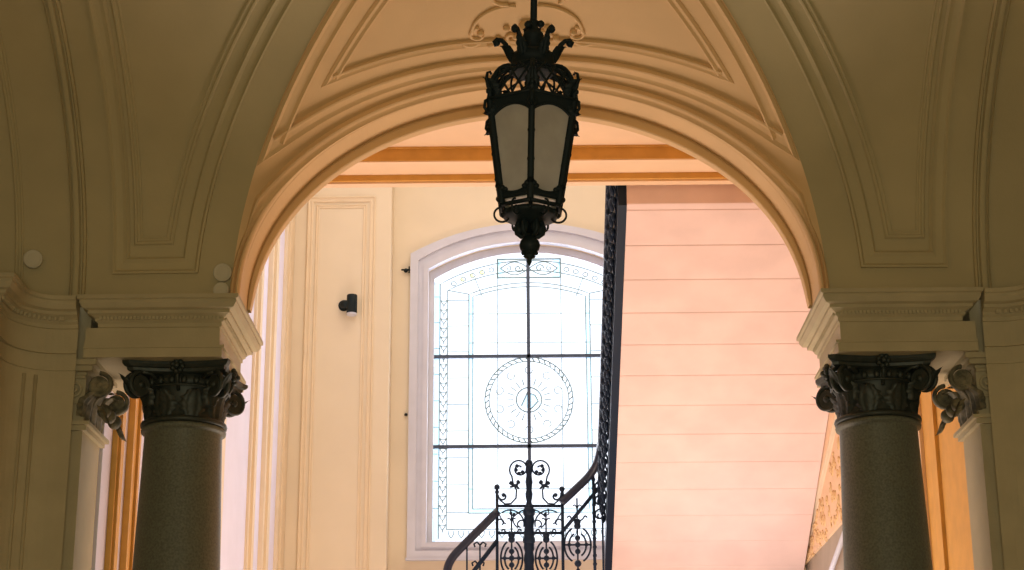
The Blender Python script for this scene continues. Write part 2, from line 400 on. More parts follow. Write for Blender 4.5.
# ------------------------------------------------------------------ pilasters behind them
for s_ in (-1,1):
    lab = 'square plaster pilaster with weathered scroll capital behind the %s column' % ('left' if s_ < 0 else 'right')
    p = thing('pilaster', (s_*3.17, 12.36, 0), lab, 'pilaster')
    x0, x1 = -3.255, -3.095
    parts = {}
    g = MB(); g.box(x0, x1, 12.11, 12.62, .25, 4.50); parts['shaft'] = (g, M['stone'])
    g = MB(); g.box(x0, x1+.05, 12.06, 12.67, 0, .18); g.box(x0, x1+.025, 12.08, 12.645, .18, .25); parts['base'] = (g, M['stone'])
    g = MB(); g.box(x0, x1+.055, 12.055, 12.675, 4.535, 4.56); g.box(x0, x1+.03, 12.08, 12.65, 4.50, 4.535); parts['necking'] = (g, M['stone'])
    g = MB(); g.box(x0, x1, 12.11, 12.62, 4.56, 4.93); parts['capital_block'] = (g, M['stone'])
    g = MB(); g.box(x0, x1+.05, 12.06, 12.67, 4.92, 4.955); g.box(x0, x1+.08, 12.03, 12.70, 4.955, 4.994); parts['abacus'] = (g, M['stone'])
    for y in (12.10, 12.63):
        g = MB(); d = Vector((1,0,0))
        volute(g, (x1+.10, y, 4.82), (1,0,0), .088, .06); leaf(g, (x1+.0, y, 4.60), (1,0,0), (0,0,1), .20, .07, .17, 4)
        leaf(g, (x1+.13, y, 4.66), (1,0,-.5), (.3,0,-1), .12, .05, .03, 3)
        parts['volute%g' % y] = (g, M['capstone'])
    for y in (12.20, 12.36, 12.53):
        g = MB(); leaf(g, (x1+.005, y, 4.57), (1,0,0), (0,0,1), .30, .09, .14, 5); g.ball((x1+.12, y, 4.66), .05, 8); parts['acanthus_leaf%g' % y] = (g, M['capstone'])
    g = MB(); c0 = Vector((x0+.085, 12.10, 4.80)); 
    pts = [c0+Vector(((.07*(1-.8*t))*cos(PI/2+t*11), 0, (.07*(1-.8*t))*sin(PI/2+t*11))) for t in [i/40 for i in range(41)]]
    g.tube(pts, .012, 6); g.tube([(x0,12.10,4.885),(x1,12.10,4.885)], .014, 6); g.tube([(x0,12.10,4.70),(x1,12.10,4.70)], .008, 6)
    parts['scroll'] = (g, M['stone'])
    for k, (g, mm) in parts.items():
        k = ''.join(ch for ch in k if not (ch.isdigit() or ch == '.'))
        (g if s_ < 0 else mir(g)).build(k, mm, p)

# ------------------------------------------------------------------ curved corner walls + their cornice
def corner_path(o):     # wall face path (x,y) on the left; o = offset toward the room
    P = [(-3.145,12.0-o)]
    P.append((-3.24, 12.0-o))
    for i in range(0,13):
        a = PI/2*i/12; R_ = .33-o; P.append((-3.24-R_*sin(a)*1.0, 11.67+R_*cos(a)))
    P.append((-3.57+o, 11.49-o)); P.append((-4.25, 11.49-o))
    return P
for s_ in (-1,1):
    nm = 'left' if s_ < 0 else 'right'
    g = MB(); cp = corner_path(0)
    g.grid([[(x,y,0),(x,y,Z0-.01)] for x,y in cp], False)
    g.grid([[(x,y,Z0-.01),(x,y+.001+.0,Z0-.01)] for x,y in cp], False)
    w = tag((g if s_ < 0 else mir(g)).build('wall_corner_'+nm, M['stone']), None, None, None, 'structure')
    # cornice swept round the curve
    g = MB(); rows = []
    for i in range(len(cp)):
        rows.append([(*corner_path(min(o,.20))[i], 5.20+h) for o,h in CPROF])
    g.grid(rows, False); g.add([rows[0][0]]+rows[0], [tuple(range(len(rows[0])+1))])
    # top shelf closing back to the vault springing
    g.grid([[(*corner_path(.14)[i],5.405),(corner_path(.14)[i][0], 12.14, 5.405)] for i in range(len(cp))], False)
    # small dentils
    P0 = corner_path(.05)
    for a,b in zip(P0[1:-2], P0[2:-1]):
        L = sqrt((a[0]-b[0])**2+(a[1]-b[1])**2); k = max(1,int(L/.026))
        for j in range(k): t=(j+.5)/k; x,y = a[0]+(b[0]-a[0])*t, a[1]+(b[1]-a[1])*t; g.box(x-.008,x+.008,y-.008,y+.008,5.248,5.274)
    for z,h,o in ((5.02,.02,.025),(4.90,.015,.012)):
        q0, q1 = corner_path(0), corner_path(o); g.grid([[(*q0[i],z),(*q1[i],z),(*q1[i],z+h),(*q0[i],z+h)] for i in range(len(cp))], False)
    (g if s_ < 0 else mir(g)).build('cornice', M['stone'], w)
    g = MB()
    for idx, o in ((6,.02),(8,.02)):
        x,y = cp[idx]; g.tube([(x,y,.4),(x,y,4.86)], .014, 6)
    for x in (-3.80,-3.74): g.box(x-.01,x+.01,11.50,11.525,.4,4.8)
    (g if s_ < 0 else mir(g)).build('panel_moulding', M['stone'], w)
    # plain side walls of the vestibule
    g = MB(); a,b = sorted((s_*4.2, s_*4.4)); g.box(a,b,-2,12.1,0,8); tag(g.build('wall_'+nm, M['vault']), None, None, None, 'structure')
g = MB(); g.box(-4.4,4.4,-2.2,-2,0,8); tag(g.build('wall_entrance', M['vault']), None, None, None, 'structure')
g = MB(); g.box(-4.4,4.4,-2.2,6,7.62,7.8); tag(g.build('ceiling', M['vault']), None, None, None, 'structure')
g = MB(); g.box(-4.4,4.4,-2.2,23,-.15,0); tag(g.build('floor', M['floor']), None, None, None, 'structure')

# ------------------------------------------------------------------ round cover discs
def ray(px, py):
    return (ROT @ Vector(((px-512)/F, (285-py)/F, -1))).normalized()
def disc(px, py, rpx, Y, n, label):
    d = ray(px,py); p = CAM + d*(Y/d.y); r = rpx*(p-CAM).length/F; n = Vector(n).normalized(); u = n.orthogonal().normalized(); w = n.cross(u)
    g = MB(); k = 28; R = [(r,-.02),(r,.006),(r*.93,.014),(r*.86,.010),(r*.5,.014),(.001,.014)]
    g.grid([[p+u*(q*cos(2*PI*i/k))+w*(q*sin(2*PI*i/k))+n*h for q,h in R] for i in range(k)], True, True)
    o = g.build('wall_cover', M['disc']); tag(o, label, 'cover disc', 'round cover discs on the plaster')
disc(222.5,272.5,9.3,11.955,(0,-1,-.12),'larger round flat cover disc just left of the arch springing')
disc(221,290,7.8,11.93,(0,-1,0),'smaller round cover disc under the larger one, on the left cornice')
disc(33,259,9.2,11.90,(.25,-1,-.1),'round cover disc above the curved corner cornice at far left')

# ================================================================== LANTERN
LX, LY = .075, 9.0
lan = thing('hanging_lantern', (LX,LY,7.6), 'black wrought iron lantern with frosted panes hanging in front of the arch', 'lantern')
I = M['iron']
def hexv(k, r, z): a = -PI/2+PI/3*k; return Vector((LX+r*cos(a), LY+r*sin(a), z))
g = MB(); g.lathe([(.019,5.95),(.019,7.62)], (LX,LY), 12); g.lathe([(.10,7.60),(.10,7.615),(.06,7.56),(.02,7.53)][::-1], (LX,LY), 20); g.build('hanging_rod', I, lan)
g = MB(); g.lathe([(.012,6.06),(.03,6.05),(.022,6.03),(.032,6.0),(.055,5.975),(.06,5.95),(.035,5.92),(.045,5.90),(.035,5.88),(.10,5.855),(.115,5.83),(.118,5.80),(.10,5.775),(.13,5.765),(.135,5.75),(.11,5.74)], (LX,LY), 24)
for k in range(6):
    a = PI/3*k+.3; d = Vector((cos(a),sin(a),0)); c = Vector((LX,LY,0)); leaf(g, c+d*.03+Vector((0,0,5.90)), d, (0,0,1), .09+.02*(k%2), .022, .022, 3)
    leaf(g, c+d*.09+Vector((0,0,5.77)), d, (0,0,1), .08, .04, .03, 3)
for a_ in (.5, 2.4, 4.0): g.ball((LX+.045*cos(a_), LY+.045*sin(a_), 6.03+.02*cos(a_)), .022, 6)
g.build('crown_finial', I, lan)
# S-scroll horns at the corners of the crown
for k in range(6):
    a = -PI/2+PI/3*k+PI/6; d = Vector((cos(a),sin(a),0)); c = Vector((LX,LY,0)); g = MB(); Z = Vector((0,0,1))
    prof = [(.10,5.80),(.125,5.83),(.135,5.87),(.15,5.91),(.175,5.935),(.20,5.94),(.215,5.925),(.208,5.905),(.192,5.91)]
    g.tube([c+d*r+Z*z for r,z in prof], lambda t: .016-.006*t, 6); g.ball(c+d*.20+Z*5.92, .020, 6); leaf(g, c+d*.115+Z*5.80, d, Z+d*.3, .12, .028, .03, 4); g.build('crown_scroll', I, lan)
zT, rT, zS, rS, zB, rB = 5.49, .262, 5.765, .115, 4.945, .172
def dome(t): # t 0 bottom .. 1 top
    return rT*1.0 + (rS-rT)*t**1.6 + .012*sin(PI*t), zT+.035 + (zS-zT-.045)*sin(t*PI/2)
for k in range(6):
    g = MB()
    def S(u, t):
        r, z = dome(t); return hexv(k,r,z).lerp(hexv(k+1,r,z), u)
    for j in range(-2, 4):
        for sg in (-1, 1):
            P = []
            for i in range(15):
                t = i/14; u = (j+.5)/3 + sg*t*.8
                if 0 <= u <= 1: P.append(S(u,t))
            if len(P) > 1: g.tube(P, .0065, 5)
    for t in (.0,.5,.98): g.tube([S(i/6,t) for i in range(7)], .008 if t != .5 else .005, 5)
    for j in range(3): g.ball(S((j+.75)/3.5,.5), .012, 5)
    g.build('lattice', I, lan)
for k in range(6):
    g = MB(); g.tube([hexv(k,*dome(i/8)) for i in range(9)], .014, 6)
    # twisted corner post
    N = 60; P = []
    for i in range(N+1): t = i/N; P.append(hexv(k, rT+(rB-rT)*t, zT+.03+(zB-zT-.03)*t))
    g.tube(P, .020, 6)
    for q in (22,38): g.ball(P[q], .021, 6)
    g.tube([p+Vector((.012*cos(i*1.0), .012*sin(i*1.0), 0)) for i, p in enumerate(P)], .007, 5)
    g.build('corner_post', I, lan)
    # leaf and scroll at the shoulder
    a = -PI/2+PI/3*k; d = Vector((cos(a),sin(a),0)); c = Vector((LX,LY,0)); Z = Vector((0,0,1)); g = MB()
    leaf(g, c+d*.24+Z*5.54, d, Z+d*.25, .12, .035, .035, 4)
    g.tube([c+d*r+Z*z for r,z in [(.25,5.56),(.275,5.60),(.285,5.64),(.28,5.675),(.265,5.685),(.255,5.67)]], lambda t: .011-.004*t, 5)
    g.tube([c+d*r+Z*z for r,z in [(.26,5.53),(.288,5.51),(.292,5.47),(.272,5.445),(.26,5.46)]], .009, 5)
    for q in range(4): g.ball(c+d*(.272-.015*q)+Z*(5.57+.03*q), .016, 5)
    leaf(g, c+d*.25+Z*5.51, d, -Z+d*.2, .09, .03, .03, 4)
    g.build('shoulder_leaf', I, lan)
def side_pt(k, u, z, off=0):
    t = (zT+.03-z)/(zT+.03-zB); r = rT+(rB-rT)*t+off; return hexv(k,r,z).lerp(hexv(k+1,r,z), u)
for k in range(6):
    g = MB()   # spandrel plate over the pane
    def ztop(u): return 5.415 + .06*sin(PI*u)**.8
    for off in (.006, -.006):
        g.grid([[side_pt(k, i/16, ztop(i/16), off), side_pt(k, i/16, zT+.035, off)] for i in range(17)], False)
    g.tube([side_pt(k, i/16, ztop(i/16), .004) for i in range(17)], .009, 5)
    g.tube([side_pt(k, i/4, zT+.035, .004) for i in range(5)], .012, 5)
    g.build('top_rail', I, lan)
    g = MB()
    def zbot(u): return zB+.05+.03*abs(2*u-1)**2
    for off in (.006,-.006): g.grid([[side_pt(k,i/12,zbot(i/12),off), side_pt(k,i/12,zB+.03,off)] for i in range(13)], False)
    g.tube([side_pt(k,i/12,zbot(i/12),.004) for i in range(13)], .007, 5)
    g.tube([side_pt(k,i/4,zB-.005,.004) for i in range(5)], .012, 5)
    g.tube([side_pt(k,i/4,zB+.03,.004) for i in range(5)], .008, 5)
    g.tube([side_pt(k,0,zB+.03,.004),side_pt(k,0,zB+.09,.004)],.012,5); g.tube([side_pt(k,1,zB+.03,.004),side_pt(k,1,zB+.09,.004)],.012,5); g.tube([side_pt(k,0,zB+.03,.004),side_pt(k,0,zB-.005,.004)],.012,5)
    for u in (0,1):
        for q in range(3): g.ball(side_pt(k,u+( .10*q if u==0 else -.10*q), zB+.095-.012*q,.008), .020-.003*q, 6)
    g.build('bottom_rail', I, lan)
    g = MB(); g.grid([[side_pt(k, i/10, zB+.02+(ztop(i/10)-zB-.01)*j/6, -.008) for j in range(7)] for i in range(11)]); g.build('pane', M['frost'], lan)
g = MB(); g.lathe([(.0,4.96),(.03,4.95),(.10,4.935),(.145,4.925),(.152,4.91),(.14,4.895),(.10,4.89),(.085,4.875),(.03,4.865),(.0,4.86)], (LX,LY), 24, caps=False)
for k in range(12): a = 2*PI*k/12; g.ball((LX+.145*cos(a), LY+.145*sin(a), 4.912), .015, 5)
g.build('base_plate', I, lan)
for k in range(6):
    a = -PI/2+PI/3*k+PI/3*.5*0+PI/6*0; d = Vector((cos(a+PI/6),sin(a+PI/6),0)); c = Vector((LX,LY,0)); Z = Vector((0,0,1)); g = MB()
    cc = c+d*.150+Z*4.915
    g.tube([cc+d*(.042*cos(b))+Z*(.042*sin(b)) for b in [1.4-i*.26 for i in range(20)]], .006, 6); g.build('loop', I, lan)
    g = MB(); g.tube([c+d*r+Z*z for r,z in [(.05,4.90),(.062,4.87),(.075,4.84),(.07,4.81),(.045,4.79),(.02,4.80),(.012,4.78),(.02,4.765)]], .013, 6); g.ball(c+d*.055+Z*4.835, .024, 6, (1,1,1.4)); g.build('pendant_scroll', I, lan)
g = MB(); g.lathe([(.012,4.88),(.014,4.80),(.03,4.79),(.05,4.765),(.056,4.745),(.05,4.72),(.03,4.705),(.026,4.69),(.034,4.68),(.015,4.67),(.012,4.66),(.014,4.652),(.004,4.63)], (LX,LY), 16)
for k in range(4): a = PI/2*k; g.ball((LX+.034*cos(a), LY+.034*sin(a), 4.70), .013, 5)
g.build('finial', I, lan)
lan.rotation_euler.y = math.radians(1.4)

# ================================================================== STAIRWELL
YB = 22.6
def part_wall(name, g, m): return tag(g.build(name, M[m]), None, None, None, 'structure')
# left wall and diagonal wall
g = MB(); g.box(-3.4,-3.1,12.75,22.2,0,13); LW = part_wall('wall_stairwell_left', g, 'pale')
def strip(g, y0, y1, proj=.05, x=-3.1, z0=0, z1=13):
    g.box(x-.02 if x<0 else x-proj, x+proj if x<0 else x+.02, y0, y1, z0, z1)
g = MB(); strip(g,13.02,13.22,.04); strip(g,13.06,13.16,.06); strip(g,13.50,13.72,.05); strip(g,13.62,13.68,.07); g.build('ochre_band', M['ochre'], LW)
g = MB(); strip(g,19.35,19.75,.03); strip(g,19.45,19.6,.06); strip(g,20.3,20.75,.05); strip(g,20.42,20.6,.08); strip(g,21.55,22.19,.04); strip(g,21.75,22.0,.06); strip(g,16.4,16.9,.06); strip(g,17.5,17.7,.03); g.build('band', M['cream_trim'], LW)
g = MB(); P0, P1 = Vector((-3.1,22.2,0)), Vector((-1.80,22.2,0)); T = (P1-P0).normalized(); L = (P1-P0).length; N = Vector((T.y,-T.x,0))
g.box(-3.4,-1.80,22.2,YB-.001,0,13); DW = part_wall('wall_pier', g, 'cream')
def dpt(s_, z, o=0): q = P0+T*s_+N*o; return Vector((q.x,q.y,z))
def hit(px, py):      # pixel to wall-plane coordinates (design aid for panel edges)
    d = ray(px,py); t = (P0-CAM).dot(N)/d.dot(N); p = CAM+d*t; return (p-P0).dot(T), p.z
sA, zA = hit(311,200); sB, _ = hit(373,200); 
FR = [(-.04,-.01),(-.04,.018),(-.025,.03),(-.012,.012),(.012,.012),(.02,.022),(.035,.018),(.04,-.01)]
for ins, kk in ((0,1),(.10,.6)):
    g = MB(); pr = [(a*kk,b*kk) for a,b in FR]
    g.sweep([dpt(sA+ins,1.0),dpt(sA+ins,zA-ins),dpt(sB-ins,zA-ins),dpt(sB-ins,1.0)], N, pr); g.build('panel_moulding', M['cream_trim'], DW)
# back wall with arched window hole
zw0 = 5.44; WX = 1.27; zsp, zcr = 9.02, 9.36    # glass opening
def arc_z(x, hw, zs, zc):                        # segmental arch
    h = zc-zs; R = (hw*hw+h*h)/(2*h); return zc-R+sqrt(max(0,R*R-x*x))
g = MB(); n = 40; hw = 1.33; zb = 5.52; zs = 9.17; zc = 9.54
top = [(-hw+2*hw*i/n, arc_z(-hw+2*hw*i/n, hw, zs, zc)) for i in range(n+1)]
for y in (YB, YB+.35):
    g.grid([[(x,y,z),(x,y,13)] for x,z in top], False); g.add([(-1.95,y,0),(3.6,y,0),(3.6,y,zb),(-1.95,y,zb)],[(0,1,2,3)])
    g.add([(-1.95,y,zb),(-hw,y,zb),(-hw,y,13),(-1.95,y,13)],[(0,1,2,3)]); g.add([(hw,y,zb),(3.6,y,zb),(3.6,y,13),(hw,y,13)],[(0,1,2,3)])
loop = [(-hw,zb)]+top+[(hw,zb)]
g.grid([[(x,YB,z),(x,YB+.35,z)] for x,z in loop+[loop[0]]], False)
BW = part_wall('wall_back', g, 'cream')
# window
win = thing('window_1', (0,YB,zb), 'tall segmental arched stained glass window', None, None, 'structure')
def arch_loop(hw_, zb_, zs_, zc_, n=32):
    return [(-hw_,zb_)]+[(-hw_+2*hw_*i/n, arc_z(-hw_+2*hw_*i/n, hw_, zs_, zc_)) for i in range(n+1)]+[(hw_,zb_)]
def frame_band(g, o, i_, y0, y1, n=32):
    A_, B_ = arch_loop(*o), arch_loop(*i_)
    A_.append(A_[0]); B_.append(B_[0])
    for y in (y0,y1): g.grid([[(a[0],y,a[1]),(b[0],y,b[1])] for a,b in zip(A_,B_)], False)
    g.grid([[(a[0],y0,a[1]),(a[0],y1,a[1])] for a in A_], False); g.grid([[(a[0],y0,a[1]),(a[0],y1,a[1])] for a in B_], False)
g = MB()
frame_band(g, (1.565,5.32,9.37,9.79), (1.46,5.42,9.28,9.70), YB-.07, YB)
frame_band(g, (1.46,5.42,9.28,9.70), (1.37,5.48,9.21,9.61), YB-.035, YB)
frame_band(g, (1.39,5.47,9.22,9.62), (1.325,5.525,9.16,9.53), YB-.06, YB+.05)
g.build('casing', M['frame'], win)
g = MB(); frame_band(g, (1.33,5.52,9.17,9.54), (1.255,5.57,9.08,9.44), YB+.13, YB+.22); g.build('sash_frame', M['frame'], win)
g = MB(); YG = YB+.18
BL = arch_loop(1.26,5.565,9.085,9.445,32)
g.add([(x,YG,z) for x,z in BL],[tuple(range(len(BL)))]); g.build('glass', M['glass'], win)
def wz(py): # pixel row -> height on glass plane
    d = ray(529,py); return CAM.z + d.z*(YG/d.y)
def wx(px, py):
    d = ray(px,py); return d.x*(YG/d.y)
xm = wx(529,400)
g = MB(); yb0, yb1 = YG-.03, YG+.02
for py in (356.5,446.5): z = wz(py); g.box(-1.26,1.26,yb0,yb1,z-.022,z+.022)
g.box(xm-.022,xm+.022,yb0,yb1,5.57,9.44); g.build('glazing_bar', M['bar'], win)
# leading
g = MB(); yl = YG-.012
def line(P, r=.0055): g.tube([(x,yl,z) for x,z in P], r*1.4, 4, False)
xi = .80; xo = 1.255; xb = 1.08
zb_in = wz(513); ztl = wz(294); ztc = wz(283)
for o in (0,.055):
    line([(-xi+o,zb_in+o)]+[(-xi+o+2*(xi-o)*i/20, arc_z(-xi+o+2*(xi-o)*i/20, xi, ztl, ztc)-o) for i in range(21)]+[(xi-o,zb_in+o),(-xi+o,zb_in+o)])
zfl = wz(540)
for o in (0,):
    line([(-xb,zfl+.14)]+[(-xb+2*xb*i/20, arc_z(-xb+2*xb*i/20, xb, 8.93,9.20)) for i in range(21)]+[(xb,zfl+.14),(-xb,zfl+.14)])
    line([(-xb-.10,5.61)]+[(-xb-.10+2*(xb+.10)*i/20, arc_z(-xb-.10+2*(xb+.10)*i/20, xb+.10, 9.02,9.34)) for i in range(21)]+[(xb+.10,5.61)])
for s_ in (-1,1):
    x = s_*.42; line([(x,5.57),(x,9.36)], .004)
    line([(s_*xi,ztl),(s_*xb,8.93)]); line([(s_*.42,9.1),(s_*.42,9.37)],.008)
    line([(s_*.62,8.83),(s_*.72,9.10)], .004)
    k = 0; z = 5.72
    while z < 8.82:                                # little tulip motif border
        for q in (-1,1): line([(s_*(xb+.05)+q*.035, z+.075),(s_*(xb+.05)+q*.028,z+.035),(s_*(xb+.05),z),(s_*(xb+.05),z-.03)], .005)
        line([(s_*(xb),z+.06),(s_*(xb+.10),z+.06)], .004)
        z += .125
    z = 5.95
    while z < 8.8:
        line([(s_*xi,z),(s_*xb,z)], .0045); line([(s_*xo,z+.05),(s_*(xb+.1),z+.05)], .0035); z += .355
for z in (6.25,7.65+.95,8.2): line([(-xi,z),(xi,z)], .0035)
x = -xb+.06
while x < xb:
    for q in (-1,1): line([(x+q*.035,zfl+.12),(x+q*.03,zfl+.07),(x,zfl+.03)], .005)
    x += .13
for i in range(17):                               # ribbon of motifs under the arched head
    x = -1.0+2.0*i/16
    if abs(x) > .44:
        z = arc_z(x, xb, 8.98,9.27); line([(x+.035*cos(a),z+.03*sin(a)) for a in [2*PI*j/8 for j in range(9)]], .005)
# head tablet
tz0, tz1 = 9.10, 9.36
line([(-.42,tz0),(.42,tz0),(.42,tz1),(-.42,tz1),(-.42,tz0)], .008)
for s_ in (-1,1):
    line([(s_*.38,(tz0+tz1)/2)]+[(s_*(.38-.38*i/10), (tz0+tz1)/2+.09*sin(PI*i/10)) for i in range(11)], .006)
    line([(s_*(.38-.38*i/10), (tz0+tz1)/2-.09*sin(PI*i/10)) for i in range(11)], .006)
    line(spiral2(s_*.14,(tz0+tz1)/2,.06,.01,0,s_*7,20), .006); line(spiral2(s_*.27,(tz0+tz1)/2,.04,.01,2,2+s_*6,16), .005)
# centre medallion
cz = wz(400)
def circ(r, a0=0, a1=2*PI, w=.005, n=40): line([(xm+r*cos(a0+(a1-a0)*i/n), cz+r*sin(a0+(a1-a0)*i/n)) for i in range(n+1)], w)
circ(.575,w=.006); circ(.52,w=.005); circ(.165,w=.007); 
for k in range(44):
    a = 2*PI*k/44; line([(xm+.525*cos(a),cz+.525*sin(a)),(xm+.57*cos(a+.07),cz+.57*sin(a+.07))], .006)
for k in range(20):
    a = 2*PI*k/20; line([(xm+.20*cos(a),cz+.20*sin(a)),(xm+.29*cos(a),cz+.29*sin(a))], .005)
for k in range(10):
    a = 2*PI*(k+.5)/10; line([(xm+.40*cos(a)+.05*cos(b), cz+.40*sin(a)+.05*sin(b)) for b in [a+2*PI*j/8 for j in range(7)]], .0045)
line([(xm-.10,cz-.08),(xm-.02,cz+.10),(xm+.08,cz+.06),(xm+.12,cz-.02),(xm+.02,cz-.13)], .007)
g.build('lead_came', M['lead'], win)
g = MB()
def pane(P): g.add([(x,YG-.004,z) for x,z in P],[tuple(range(len(P)))])
for s_ in (-1,1):
    a, b = s_*xi, s_*(xi-.055)
    pane([(a,zb_in),(b,zb_in+.05),(b,ztl-.05),(a,ztl)])
    a, b = s_*(xb+.10), s_*xo
    pane([(a,5.60),(b,5.57),(b,9.05),(a,9.03)])
pane([(-xi,zb_in),(xi,zb_in),(xi-.05,zb_in+.05),(-xi+.05,zb_in+.05)])
pane([(-.42,tz1),(-.42,tz0),(-.30,tz0)]); pane([(.42,tz1),(.42,tz0),(.30,tz0)]); pane([(-.42,tz1),(-.30,tz1),(-.42,tz1-.1)])
pane([(.42,tz1),(.30,tz1),(.42,tz1-.1)])
pane([(xm-.10,cz-.08),(xm-.02,cz+.10),(xm+.08,cz+.06),(xm+.12,cz-.02),(xm+.02,cz-.13)])
g.build('blue_pane', M['bluepane'], win)
g = MB()
for i in (1,2,3): x = -1.02+.13*i; z = arc_z(x,xb,8.98,9.27); pane([(x+.03*cos(a),z+.03*sin(a)) for a in [PI/3*j for j in range(6)]])
g.build('yellow_pane', M['yellowpane'], win)
g = MB(); g.box(-1.58,1.58,YB-.085,YB,5.30,5.33); g.build('window_sill', M['frame'], win)

# right wall, upper landing, beam, ceiling
g = MB(); g.box(3.36,3.6,12.75,YB,0,13); RW = part_wall('wall_stairwell_right', g, 'cream')
g = MB(); strip(g,12.8,16.0,.03,3.36); strip(g,14.4,14.6,.06,3.36); g.build('ochre_band', M['ochre'], RW)
g = MB(); strip(g,14.95,15.2,.06,3.36); g.build('band', M['peach'], RW)
g = MB(); g.box(-3.1,3.36,12.75,16.0,8.19,8.5); part_wall('ceiling_landing', g, 'peach')
bm_ = thing('landing_beam', (0,16,7.98), 'peach stepped beam with front shade coloured ochre across the stairwell above the window', 'beam')
g = MB(); g.box(-3.1,3.36,15.99,16.06,8.055,8.19); g.build('fascia', M['ochre'], bm_)  # front face away from the light, its shade put into the ochre
g = MB(); g.box(-3.1,3.36,16.0,16.36,8.045,8.5); g.build('soffit', M['peach'], bm_)
g = MB(); g.box(-3.1,3.36,16.33,16.42,7.985,8.05); g.box(-3.1,3.36,15.97,16.0,8.175,8.19); g.build('bead', M['ochre'], bm_)
g = MB(); g.box(-3.1,3.36,16.36,16.46,7.965,7.99); g.box(-3.1,3.36,16.36,16.5,7.99,8.5); g.build('fillet', M['peach'], bm_)
g = MB(); g.box(-3.4,3.6,12.5,23,13,13.2); part_wall('ceiling_stairwell', g, 'cream')
# flight of stone slabs
XL, XR = .965, 3.262
fl = thing('stair_flight', (XL,16.5,7.9), 'pink stone underside of the upper stair flight in jointed slabs', 'stair')
def sz(Y): return 16.865-.55*Y
y = 16.58-.41*0; edges = [16.505]+[16.58+.41*k for k in range(0,14)]
for a,b in zip(edges[:-1], edges[1:]):
    g = MB(); e_ = .0025
    zt = sz(a)+.33
    poly = [(a+e_+.005,sz(a+e_+.005)),(b-e_-.005,sz(b-e_-.005)),(b-e_,sz(b-e_)+.005),(b-e_,zt),(a+e_,zt),(a+e_,sz(a+e_)+.005)]
    g.prism(poly, 'x', XL+.0, XR-.001); g.build('step', M['pink'], fl)
g = MB(); g.prism([(16.51,sz(16.51)+.02),(edges[-1],sz(edges[-1])+.02),(edges[-1],sz(edges[-1])+.15),(16.51,sz(16.51)+.15)], 'x', XL+.01, XR-.01); g.build('joint', M['joint'], fl)
# landing by the window
g = MB(); g.box(-1.75,3.355,edges[-1]+.01,YB-.003,4.30,4.55); tag(g.build('landing', M['pink']), 'stone half landing below the arched window', 'landing')
# carved frieze under the flight on the right wall
fr = thing('carved_frieze', (3.3,20,5), 'carved foliage frieze with sloping moulding under the right edge of the flight', 'frieze')
g = MB(); 
def sl(Y): return 5.2+.36*(21.4-Y)+.10
g.prism([(17.6,5.10),(21.9,5.10),(21.9,sl(21.9)),(17.6,sl(17.6))],'x',3.30,3.359); g.build('panel', M['peach'], fr)
g = MB()
for o,r,m_ in ((0,.035,0),(.07,.02,0),(-.06,.02,0)): g.tube([(3.302,y_,sl(y_)+o) for y_ in (17.6,21.9)], r, 8)
g.build('moulding', M['cream_trim'], fr)
g = MB(); g.prism([(17.6,sl(17.6)+.03),(21.0,sl(21.0)+.03),(21.0,sz(21.0)+.3),(17.6,sz(17.6)+.3)],'x',3.268,3.359); g.build('upper_band', M['peach'], fr)
g = MB(); random.seed(3)
for k in range(95):
    y_ = 17.7+4.1*random.random(); zt = sl(y_)-.10; z_ = 5.14+(zt-5.14)*random.random() if zt > 5.2 else 5.15
    g.tube([(3.30,y_+q[0],z_+q[1]) for q in spiral2(0,0,.07,.015,random.random()*6,random.random()*6+5,12)], .014, 5)
    g.ball((3.30,y_,z_), .02, 5)
g.build('foliage', M['arch'], fr)
g = MB(); g.box(3.33,3.359,17.6,21.9,3.0,5.10); g.build('dado', M['grey'], fr)
g = MB(); g.tube([(3.25,18.0,5.05),(3.25,21.9,4.10)], .03, 8); g.build('rail_strip', M['frame'], fr)

# ------------------------------------------------------------------ wall lamp and hooks
def onplane(px,py,p0,n):
    d = ray(px,py); n = Vector(n); return CAM+d*((Vector(p0)-CAM).dot(n)/d.dot(n))
wl = onplane(344,306,P0,N)
lamp = thing('wall_lamp', tuple(wl), 'small black cylindrical wall lamp on the cream panel left of the window', 'lamp')
ax = wl+N*.12+Vector((.115,0,-.02)); 
g = MB(); g.tube([wl, wl+N*.025], .072, 16); g.tube([wl+N*.02, wl+N*.08+Vector((.01,0,0)), ax-Vector((.03,0,0))], .055, 14); g.build('wall_mount', I, lamp)

g = MB(); g.lathe([(.0,ax.z+.13),(.062,ax.z+.13),(.068,ax.z+.12),(.068,ax.z-.115),(.06,ax.z-.12)], (ax.x,ax.y), 24, caps=False); LB = g.build('lamp_body', I, lamp)
g = MB(); g.lathe([(.058,ax.z-.145),(.066,ax.z-.14),(.066,ax.z-.115),(.06,ax.z-.113)], (ax.x,ax.y), 24); g.build('lamp_ring', M['frame'], LB)
for px,py,lb in ((406,271,'small dark iron shutter hook on the wall beside the window head'),(406,415,'tiny dark stub in the wall left of the window, halfway up')):
    p = onplane(px,py,(0,YB,0),(0,-1,0)); big = py < 300
    hk = thing('wall_hook', tuple(p), lb, 'hook')
    g = MB(); w = .045 if big else .016
    g.ball((p.x,YB-.02,p.z), .03 if big else .022, 6)
    if big: g.tube([(p.x-w*1.3,YB-.05,p.z),(p.x+w*1.3,YB-.05,p.z)], .012, 6); g.tube([(p.x+w,YB-.05,p.z-.045),(p.x+w,YB-.05,p.z+.045)], .010, 6)
    g.build('shank', I, hk)

